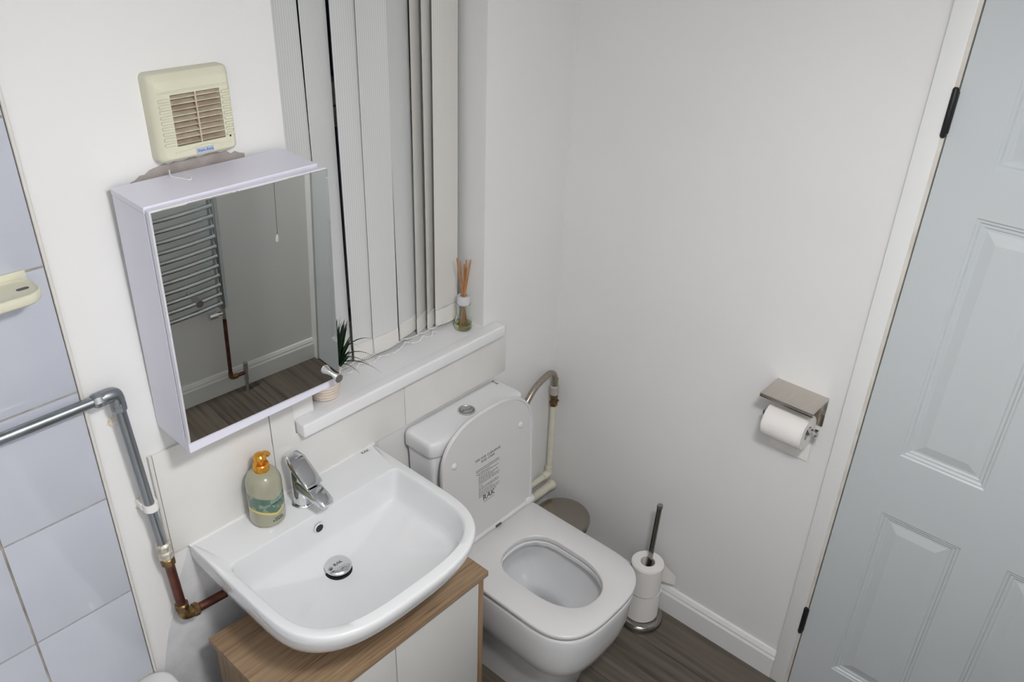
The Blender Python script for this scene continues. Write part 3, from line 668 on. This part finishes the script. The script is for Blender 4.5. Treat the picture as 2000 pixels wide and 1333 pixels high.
loft(b, [[(x_, -.7795, z_), (x_+.0007, -.7795, z_), (x_+.0007, -.8905, z_), (x_, -.8905, z_)] for x_, z_ in pth])
obj('loose_sheet', b, M_paper, t)

# ================================================================== MIRROR CABINET
CT = math.radians(2.35); CW, CD, CH = .355, .133, .519
mc = root('mirror_cabinet', (-1.340, -.001, 1.181), 'white mirror fronted wall cabinet leaning out above the basin', 'mirror cabinet', rot=(CT, 0, 0))
ORG[mc.name] = Vector((0, 0, 0))
def side(*a, **k): return bx(*a, bev=.0012, seg=1, **k)
obj('side_panel', side(0, .015, -CD+.018, 0, 0, CH-.012), M_cabinet, mc); obj('side_panel', side(CW-.015, CW, -CD+.018, 0, 0, CH-.012), M_cabinet, mc)
obj('top_panel', side(-.001, CW, -CD+.016, 0, CH-.012, CH), M_cabinet, mc); obj('bottom_panel', side(.015, CW-.015, -CD+.018, 0, 0, .015), M_cabinet, mc)
obj('back_panel', side(.015, CW-.015, -.008, -.001, .015, CH-.012), M_cabinet, mc)
obj('front_rail', side(0, CW, -CD+.004, -CD+.018, 0, .0335), M_cabinet, mc)
dd = bpy.data.objects.new('mirror_door', None)
b = side(0, CW+.004, -.014, 0, .030, CH-.003)
dd = obj('mirror_door', b, M_cabinet, mc); dd.location = (0, -CD+.0135, 0); dd.rotation_euler = (0, 0, math.radians(-1.2))
mg = obj('mirror_glass', bx(.0008, CW+.0038, -.0180, -.0142, .0308, CH-.0038, bev=.0006, seg=1), M_mirror, dd)
kn = obj('knob', lathe(B(), [(.0055, -.0182), (.0060, -.022), (.0065, -.028), (.0105, -.040), (.0108, -.043), (.0098, -.0445)], (CW-.016, 0, .046), 24, 'Y'), mat('satin_aluminium', (.66, .66, .68, 1), .25, metal=1), dd)

# ================================================================== EXTRACTOR FAN
fn = root('extractor_fan', (-1.172, -.025, 1.73), 'aged cream square extractor fan above the mirror cabinet', 'fan')
FX0, FX1, FZ0, FZ1, FY = -1.245, -1.086, 1.721, 1.880, -.036
GX0, GX1, GZ0, GZ1 = -1.211, -1.1135, 1.750, 1.842
def ring_at(x0, x1, z0, z1, y, r): return [((x0+x1)/2+p[0], y, (z0+z1)/2+p[1]) for p in rrect(x1-x0, z1-z0, r, 4)]
b = B(); loft(b, [ring_at(FX0, FX1, FZ0, FZ1, 0, .010), ring_at(FX0, FX1, FZ0, FZ1, FY+.016, .010), ring_at(FX0+.002, FX1-.002, FZ0+.002, FZ1-.002, FY+.010, .010), ring_at(FX0+.008, FX1-.008, FZ0+.006, FZ1-.012, FY+.002, .008), ring_at(FX0+.011, FX1-.011, FZ0+.009, FZ1-.016, FY, .006), ring_at(GX0, GX1, GZ0, GZ1, FY, .001), ring_at(GX0, GX1, GZ0, GZ1, FY+.020, .001)], True, False)
obj('housing', b, M_cream, fn, angle=30)
obj('duct_recess', bx(GX0-.001, GX1+.001, FY+.018, FY+.022, GZ0-.001, GZ1+.001), M_duct, fn, smooth=False)
NL = 9
for i in range(NL):
    zc = GZ0+(GZ1-GZ0)*(i+.5)/NL
    b = B(); yA, yB = FY+.002, FY+.016
    P4 = [(yA, zc-.0030), (yA, zc-.0012), (yB, zc+.0042), (yB, zc+.0026)]
    loft(b, [[(GX0, y_, z_) for y_, z_ in P4], [(GX1, y_, z_) for y_, z_ in P4]]); obj('louvre', b, M_louvre if i % 3 else M_dust, fn, smooth=False)
obj('grille_bar', bx((GX0+GX1)/2-.0012, (GX0+GX1)/2+.0012, FY-.0002, FY+.004, GZ0, GZ1), M_louvre, fn, smooth=False)
for i in range(9):
    zc = GZ0+.002+(GZ1-GZ0-.004)*(i+.5)/9
    for xa, xb in ((FX0+.010, GX0-.002), (GX1+.002, FX1-.008)):
        obj('rib', bx(xa, xb, FY-.0040, FY+.001, zc-.0030, zc+.0020, bev=.0012, seg=1), M_cream, fn)
obj('top_bar', bx(FX0+.011, FX1-.011, FY-.002, FY+.001, 1.8465, 1.8495, bev=.0008, seg=1), M_cream, fn)
b = B(); pts = []
for i in range(17):
    t_ = i/16; pts.append((FX0+.028+(FX1-FX0-.045)*t_, 1.7395+.006*math.exp(-((t_-.52)/.2)**2)))
tube(b, [(p[0], FY-.0003, p[1]) for p in pts], .0011, 6); obj('swage_line', b, M_cream, fn)
lg = obj('maker_badge', bx(-1.177, -1.141, FY-.0012, FY+.0005, 1.7305, 1.7405, bev=.0008, seg=1), mat('badge_blue', (.45, .52, .62, 1), .4), fn)
obj('badge_lettering', text_bm('Vent-Axia', .0080, frame_m((-1.159, FY-.0015, 1.7355), (1, 0, 0), (0, 0, 1))), M_blue, lg, smooth=False)
obj('indicator', lathe(B(), [(.0018, FY-.0008), (.0018, FY+.001)], (-1.104, 0, 1.751), 12, 'Y'), M_black, fn)

# ================================================================== VERTICAL BLIND
vb = root('vertical_blind', (-.66, .1, 1.04), 'ivory ribbed vertical blind hanging in the window recess', 'blind')
obj('head_rail', bx(WX0+.004, WX1-.004, .075, .12, 2.185, 2.22, bev=.003), M_upvc, vb)
# (left edge on the plane y=.1, turn in degrees, left depth, ivory?)
SL = [(-.926, 0, .096, 0, .010), (-.829, 15, .092, 0, -.002), (-.750, -3, .102, 0, -.005), (-.678, 0, .090, 0, -.008), (-.596, 13, .094, 0, .005), (-.521, 23, .092, 1, -.004), (-.4845, 23, .089, 1, -.002), (-.4475, 0, .086, 1, -.009)]
ends = []
for i, (xl, a, yl, iv, lean) in enumerate(SL):
    w_ = .0885; xl2 = xl-(.1-yl)*.84; a = math.radians(a); zb = 1.046+.003*math.sin(i*2.1); zt = 2.19
    bm = B(); uvl = bm.loops.layers.uv.new('UVMap'); NX, NZ = 6, 10; rgs = []; hem_z = zb+.048
    for j in range(NZ+1):
        zz = zb+(zt-zb)*j/NZ; fr, bk = [], []
        for k in range(NX+1):
            t_ = k/NX; cu = .0035*math.sin(PI*t_)*math.cos(zz*3+i)
            x_ = xl2+w_*t_*math.cos(a)-cu*math.sin(a)+lean*(1-j/NZ)
            y_ = yl+w_*t_*math.sin(a)-cu*math.cos(a)+.0015*math.sin(zz*2.2+i*1.3)
            fr.append((x_, y_, zz)); bk.append((x_-.0008*math.sin(a), y_+.0008*math.cos(a), zz))
        rgs.append(fr+bk[::-1])
    Rv = loft(bm, rgs); tv = {}
    for ring in Rv:
        for k, v in enumerate(ring): tv[v] = (k if k <= NX else 2*NX+1-k)/NX
    for f in bm.faces:
        for lp_ in f.loops: lp_[uvl].uv = (tv[lp_.vert]*10, 0)
    s_ = obj('slat', bm, M_fabB if iv else M_fabA, vb)
    # stitched hem pocket with the weight inside
    bm = B(); rr = []
    for t_ in (.01, .5, .99):
        cu = .0035*math.sin(PI*t_); p = Vector((xl2+w_*t_*math.cos(a)-cu*math.sin(a)+lean, yl+w_*t_*math.sin(a)-cu*math.cos(a)+.0015*math.sin(zb*2.2+i*1.3), 0)); nv = Vector((math.sin(a), -math.cos(a), 0))
        rr.append([p+nv*d_+Vector((0, 0, z_)) for d_, z_ in ((-.002, zb), (.002, zb), (.0028, zb+.02), (.0016, hem_z), (-.0018, hem_z))])
    loft(bm, rr); obj('hem', bm, M_hem, s_)
    ends.append((Vector((xl2+lean+.003, yl-.004, zb+.004)), Vector((xl2+lean+w_*math.cos(a), yl+w_*math.sin(a)-.004, zb+.004))))
def chain(pts, nb):
    bm = B(); P = [Vector(p) for p in pts]; L_ = [0]
    for a_, c_ in zip(P, P[1:]): L_.append(L_[-1]+(c_-a_).length)
    for q in range(nb):
        s_ = L_[-1]*q/(nb-1); k = 0
        while k < len(P)-2 and L_[k+1] < s_: k += 1
        t_ = (s_-L_[k])/max(1e-6, L_[k+1]-L_[k]); c = P[k].lerp(P[k+1], t_)
        bmesh.ops.create_icosphere(bm, subdivisions=1, radius=.0026, matrix=Matrix.Translation(c))
    return bm
cp, cp2 = [], []
for i, (l_, r_) in enumerate(ends):
    if i == 0: continue
    nxt = ends[i+1][0] if i+1 < len(ends) else r_
    for t_ in (0, .25, .5, .75):
        p = l_.lerp(nxt, t_); p.z -= .009*4*t_*(1-t_)*.5; p.y -= .004; p.z = max(p.z, 1.0375); cp.append(p)
        p2 = p.copy(); p2.y -= .010+.012*math.sin(PI*t_); p2.z = max(1.0375, p.z-.006); cp2.append(p2)
cp.append(ends[-1][1]+Vector((0, -.006, 0)))
obj('bead_chain', chain(cp, 84), M_chain, vb); obj('bead_chain', chain(cp2[:22], 70), M_chain, vb)

# ================================================================== SILL THINGS
DX, DYY = -.404, .034
rd = root('reed_diffuser', (DX, DYY, 1.035), 'small glass reed diffuser with yellow oil on the window sill', 'diffuser')
pf = [(.018, 1.0355), (.0245, 1.038), (.0270, 1.046), (.0262, 1.058), (.0205, 1.078), (.0175, 1.092), (.0178, 1.104), (.0205, 1.112), (.0208, 1.117)]
b = B(); lathe(b, pf+[(r-.0018, z) for r, z in pf[::-1][:-1]]+[(.016, 1.0385)], (DX, DYY, 0), 32); obj('glass_bottle', b, M_dglass, rd, angle=60)
obj('oil', lathe(B(), [(.015, 1.0386), (.0222, 1.040), (.0248, 1.046), (.0244, 1.054), (.001, 1.0542)], (DX, DYY, 0), 28), M_oil, rd)
obj('neck_collar', lathe(B(), [(.0150, 1.113), (.0195, 1.116), (.0195, 1.138), (.018, 1.142), (.0105, 1.142), (.0105, 1.113)], (DX, DYY, 0), 28, cap0=False, cap1=False), M_frost, rd)
for i, (ax, ay, zt) in enumerate(((-.020, .006, 1.262), (-.003, .010, 1.247), (.006, -.004, 1.252), (.030, .002, 1.243), (.001, -.012, 1.232), (.004, .002, 1.238))):
    obj('reed', tube(B(), [(DX-ax*.55, DYY-ay*.6, 1.042), (DX+ax*.1, DYY+ay*.1, 1.13), (DX+ax, DYY+ay, zt)], .0021, 8), M_reed, rd)

PPX, PPY = -.902, .034
pp = root('potted_plant', (PPX, PPY, 1.035), 'small dark spiky plant in a beige pot behind the mirror cabinet', 'plant')
prof = [(.030, 1.0355), (.034, 1.037)]
for i in range(8): prof += [(.0365+.0011*i+.001, 1.041+.0085*i), (.0365+.0011*i, 1.0445+.0085*i)]
prof += [(.047, 1.112), (.0455, 1.115), (.040, 1.115), (.039, 1.106), (.002, 1.105)]
obj('pot', lathe(B(), prof, (PPX, PPY, 0), 32), M_pot, pp)
def blade(base, tip, rise, w, m, n=8):
    b0, t_ = Vector(base), Vector(tip); mid = (b0+t_)/2+Vector((0, 0, rise)); P = []
    for i in range(n+1):
        s = i/n; P.append(b0*(1-s)**2+mid*2*s*(1-s)+t_*s*s)
    bm = B(); rings = []
    for i, p in enumerate(P):
        d = (P[min(i+1, n)]-P[max(i-1, 0)]).normalized(); sd = d.cross(Vector((0, 0, 1)))
        sd = sd.normalized() if sd.length > 1e-4 else Vector((1, 0, 0)); nn = sd.cross(d).normalized()
        ww = w*(1-(i/n)**2)*(.55+.45*min(1, i/n*4))+.0003
        rings.append([p+sd*ww, p+nn*ww*.35, p-sd*ww, p-nn*ww*.12])
    loft(bm, rings); return bm
rr = random.Random(11)
tips = [(-.758, .005, 1.150, .065, .0032), (-.795, .02, 1.135, .07, .003), (-.762, -.012, 1.098, .07, .003), (-.800, -.02, 1.105, .055, .0034), (-.768, -.030, 1.070, .05, .0026), (-.822, -.012, 1.082, .045, .0028), (-.835, .03, 1.222, .01, .0055), (-.876, .035, 1.210, .01, .0065), (-.845, .045, 1.215, .012, .005), (-.873, .03, 1.295, 0, .002), (-.858, .03, 1.288, 0, .0018), (-.862, .02, 1.266, 0, .0016), (-.838, .03, 1.238, 0, .0016), (-.850, .02, 1.225, 0, .0016)]
for i, (x_, y_, z_, ri, wd) in enumerate(tips):
    obj('leaf', blade((PPX+.026+rr.uniform(-.008, .012), PPY+rr.uniform(-.012, .008), 1.106), (x_, y_, z_), ri, wd, None), M_leaf2 if i in (3, 5, 7) else M_leaf, pp)
for i in range(40):
    a_ = rr.uniform(-PI, PI) if i < 10 else rr.uniform(-1.3, .6); l_ = rr.uniform(.02, .06); h_ = rr.uniform(.03, .125)
    if math.sin(a_)*l_ > .03: l_ *= .4
    b0 = (PPX+.028+.012*math.cos(a_), PPY-.004+.016*math.sin(a_), 1.104)
    obj('leaf', blade(b0, (b0[0]+.010+l_*.6*math.cos(a_), b0[1]+l_*.5*math.sin(a_), 1.105+h_), rr.uniform(.0, .02), rr.uniform(.006, .0095), None), M_leaf if i % 6 else M_leaf2, pp)

# ================================================================== CHROME / COPPER PIPE
wp = root('water_pipe', (-1.40, -.03, .69), 'worn chrome and copper water pipe bending down the wall beside the basin', 'pipe')
A0, A1, A2, A3 = V(-1.418, -.034, 1.308), V(-1.4045, -.034, 1.03), V(-1.3955, -.032, .892), V(-1.385, -.031, .690)
obj('chrome_rail', tube(B(), [V(-2.16, -.036, 1.312), V(-1.44, -.034, 1.312)], .0108, 18), M_chromeR, wp)
obj('rail_nut', tube(B(), [V(-1.462, -.034, 1.312), V(-1.458, -.034, 1.312), V(-1.442, -.034, 1.312), V(-1.438, -.034, 1.312)], [.0128, .0155, .0155, .0128], 8), M_chromeR, wp)
obj('elbow', tube(B(), smooth_path([V(-1.446, -.034, 1.312), V(-1.428, -.034, 1.312), V(-1.4195, -.034, 1.306), V(-1.418, -.034, 1.284)], 5), .0150, 16), M_chromeR, wp)
obj('elbow_nut', tube(B(), [V(-1.418, -.034, 1.296), V(-1.4178, -.034, 1.292), V(-1.4172, -.034, 1.276), V(-1.417, -.034, 1.272)], [.0128, .0155, .0155, .0128], 8), M_chromeR, wp)
obj('chrome_drop', tube(B(), [V(-1.4175, -.034, 1.285), A1, A2], .0108, 18), M_chromeR, wp)
for zc in (1.237, 1.022):
    c = A0.lerp(A2, (A0.z-zc)/(A0.z-A2.z))
    if zc < 1.1:
        b = B(); tube(b, [(c.x, c.y, zc-.009), (c.x, c.y, zc+.009)], .0155, 16); box(b, c.x-.017, c.x+.017, c.y+.006, .0, zc-.008, zc+.008, bev=.002)
        obj('pipe_clip', b, M_white, wp)
    blob('chipped_plaster', (c.x-.006, .0005, zc-.006), (.018, .005, .017), M_chip, wb, int(zc*100))
obj('coupling', tube(B(), [V(-1.3965, -.032, .915), V(-1.396, -.032, .910), V(-1.3955, -.032, .897), V(-1.3952, -.032, .893), V(-1.395, -.032, .889), V(-1.3945, -.032, .872), V(-1.394, -.032, .868)], [.012, .0165, .0165, .013, .0165, .0165, .012], 8), mat('limescaled_brass', (.42, .36, .27, 1), .5, metal=.6, noise=.15, nscale=120, col2=(.70, .68, .62, 1), bump=.4, bscale=200), wp)
obj('coupling_nut', tube(B(), [V(-1.394, -.032, .872), V(-1.3938, -.032, .868), V(-1.393, -.032, .852), V(-1.3928, -.032, .849)], [.0125, .016, .016, .012], 8), M_brass, wp)
obj('copper_drop', tube(B(), [V(-1.393, -.032, .860), V(-1.3855, -.031, .700)], .0108, 18), M_copper, wp)
obj('copper_elbow', tube(B(), smooth_path([V(-1.3858, -.031, .712), V(-1.3850, -.031, .692), V(-1.378, -.031, .682), V(-1.358, -.031, .679)], 5), .0138, 16), M_brass, wp)
obj('copper_nut', tube(B(), [V(-1.3862, -.031, .722), V(-1.386, -.031, .719), V(-1.3855, -.031, .706), V(-1.3854, -.031, .703)], [.012, .0158, .0158, .012], 8), M_brass, wp)
obj('copper_nut', tube(B(), [V(-1.366, -.031, .680), V(-1.363, -.031, .680), V(-1.352, -.031, .6785), V(-1.349, -.031, .678)], [.012, .0158, .0158, .012], 8), M_brass, wp)
obj('copper_branch', tube(B(), [V(-1.36, -.031, .679), V(-1.280, -.031, .673)], .0108, 18), M_copper, wp)

# ================================================================== SOAP DISH
sd = root('soap_dish', (-1.57, -.04, 1.58), 'cream plastic soap dish fixed on the tiles at the left', 'soap dish')
b = B(); o1 = [(-1.59+p[0], -.050+p[1]) for p in rrect(.17, .080, .028, 6)]
loft(b, [at_z(scl(o1, -1.59, -.05, .93, .9), 1.561), at_z(scl(o1, -1.59, -.05, .99, .98), 1.565), at_z(o1, 1.574), at_z(o1, 1.5785), at_z(scl(o1, -1.59, -.05, .97, .94), 1.580), at_z(scl(o1, -1.59, -.05, .94, .88), 1.5775), at_z(scl(o1, -1.59, -.05, .90, .8), 1.5765)])
obj('tray', b, M_cream, sd, angle=50)
b = B(); h1 = [(-1.527+p[0], -.050+p[1]) for p in rrect(.020, .010, .0045, 4)]; loft(b, [at_z(h1, 1.5765), at_z(h1, 1.5769)], False, True); obj('drain_slot', b, M_inkg, sd, smooth=False)
obj('wall_plate', bx(-1.64, -1.505, -.011, -.007, 1.565, 1.592, bev=.0015), M_cream, sd)

# ================================================================== BATH
bt = root('bathtub', (-1.805, -.87, 0), 'white bathtub under the tiled end of the window wall', 'bathtub')
bo = [(-1.807+p[0], -.877+p[1]) for p in rrect(.724, 1.750, .045, 8)]; bi = [(-1.807+p[0], -.877+p[1]) for p in rrect(.56, 1.56, .16, 8)]
b = B(); rr_ = [at_z(scl(bo, -1.807, -.877, .97, .995), .50), at_z(bo, .505), at_z(bo, .537), at_z(scl(bo, -1.807, -.877, .994, .997), .545), at_z(scl(bo, -1.807, -.877, .98, .99), .548), at_z(scl(bi, -1.807, -.877, 1.02, 1.01), .547), at_z(bi, .540), at_z(scl(bi, -1.807, -.877, .96, .97), .45), at_z(scl(bi, -1.807, -.877, .88, .92), .22), at_z(scl(bi, -1.807, -.877, .80, .87), .17), at_z(scl(bi, -1.807, -.877, .4, .5), .165)]
loft(b, rr_, False, True); obj('tub', b, M_ceramic, bt, angle=50)
obj('bath_panel', bx(-1.462, -1.452, ROOM_D+.01, -.006, 0, .503), mat('bath_panel_white', (.66, .67, .70, 1), .3), bt, smooth=False)

# ================================================================== SEEN IN THE MIRROR
YW = ROOM_D
ra = root('towel_radiator', (-.72, YW+.05, .47), 'chrome ladder towel radiator reflected in the mirror', 'radiator')
for xx in (-.470, -.975): obj('post', tube(B(), [(xx, YW+.055, .465), (xx, YW+.055, 1.35)], .020, 16), M_rad, ra)
zr = .492
for k in range(20):
    if k not in (13,): 
        P_ = [(-.480+(-.965+.480)*t_, YW+.068+.022*math.sin(PI*t_), zr) for t_ in [q/10 for q in range(11)]]
        obj('rail', tube(B(), P_, .0095, 12), M_rad, ra)
    zr += .0435
for xx in (-.585, -.865): obj('wall_bracket', lathe(B(), [(.012, YW), (.012, YW+.01), (.006, YW+.014), (.006, YW+.05), (.016, YW+.055), (.016, YW+.095)], (xx, 0, .535), 16, 'Y'), M_chrome, ra)
rp = root('radiator_pipe', (-.47, YW+.055, 0), 'copper feed pipe and valve under the radiator in the mirror', 'pipe')
obj('valve_body', tube(B(), [(-.470, YW+.055, .464), (-.470, YW+.055, .41)], .0125, 14), M_chrome, rp)
obj('valve_head', tube(B(), [(-.478, YW+.055, .436), (-.498, YW+.055, .436), (-.50, YW+.055, .436), (-.535, YW+.055, .436)], [.010, .010, .0155, .0155], 16), M_chrome, rp)
obj('copper_drop', tube(B(), [(-.470, YW+.055, .412), (-.470, YW+.055, .115)], .0085, 14), M_copper, rp)
obj('copper_elbow', tube(B(), smooth_path([(-.470, YW+.055, .125), (-.468, YW+.055, .106), (-.455, YW+.055, .100), (-.44, YW+.055, .100)], 4), .0115, 12), M_brass, rp)
obj('copper_branch', tube(B(), [(-.445, YW+.055, .100), (-.395, YW+.055, .100)], .0085, 12), M_copper, rp)
obj('drain_valve', tube(B(), [(-.398, YW+.055, .06), (-.398, YW+.055, .112), (-.398, YW+.055, .114), (-.398, YW+.055, .152)], [.010, .010, .012, .011], 12), M_chrome, rp)
obj('floor_tail', tube(B(), [(-.398, YW+.055, 0), (-.398, YW+.055, .07)], .0075, 12), M_chrome, rp)
pc = root('pull_cord', (-.215, YW+.09, CEIL), 'ceiling light pull cord with small bob, seen in the mirror', 'pull cord')
obj('cord', tube(B(), [(-.215, YW+.09, CEIL-.02), (-.215, YW+.09, .735)], .0013, 6), M_pull, pc)
obj('ceiling_switch', lathe(B(), [(.032, CEIL), (.032, CEIL-.014), (.022, CEIL-.024), (.004, CEIL-.026)], (-.215, YW+.09, 0), 24), M_white, pc)
obj('bob', lathe(B(), [(.003, .738), (.006, .730), (.009, .712), (.008, .706), (.002, .704)], (-.215, YW+.09, 0), 14), M_white, pc)
# thin clear wire clip left lying on top of the mirror cabinet
wc = root('wire_clip', (-1.226, -.05, 1.6985), 'small bent wire clip lying on top of the mirror cabinet', 'wire clip')
obj('wire', tube(B(), smooth_path([(-1.229, -.0235, 1.7075), (-1.2335, -.036, 1.7005), (-1.2262, -.0544, 1.6997), (-1.2176, -.0727, 1.6990), (-1.2122, -.0689, 1.7010)], 6), .0011, 8), M_chain, wc)
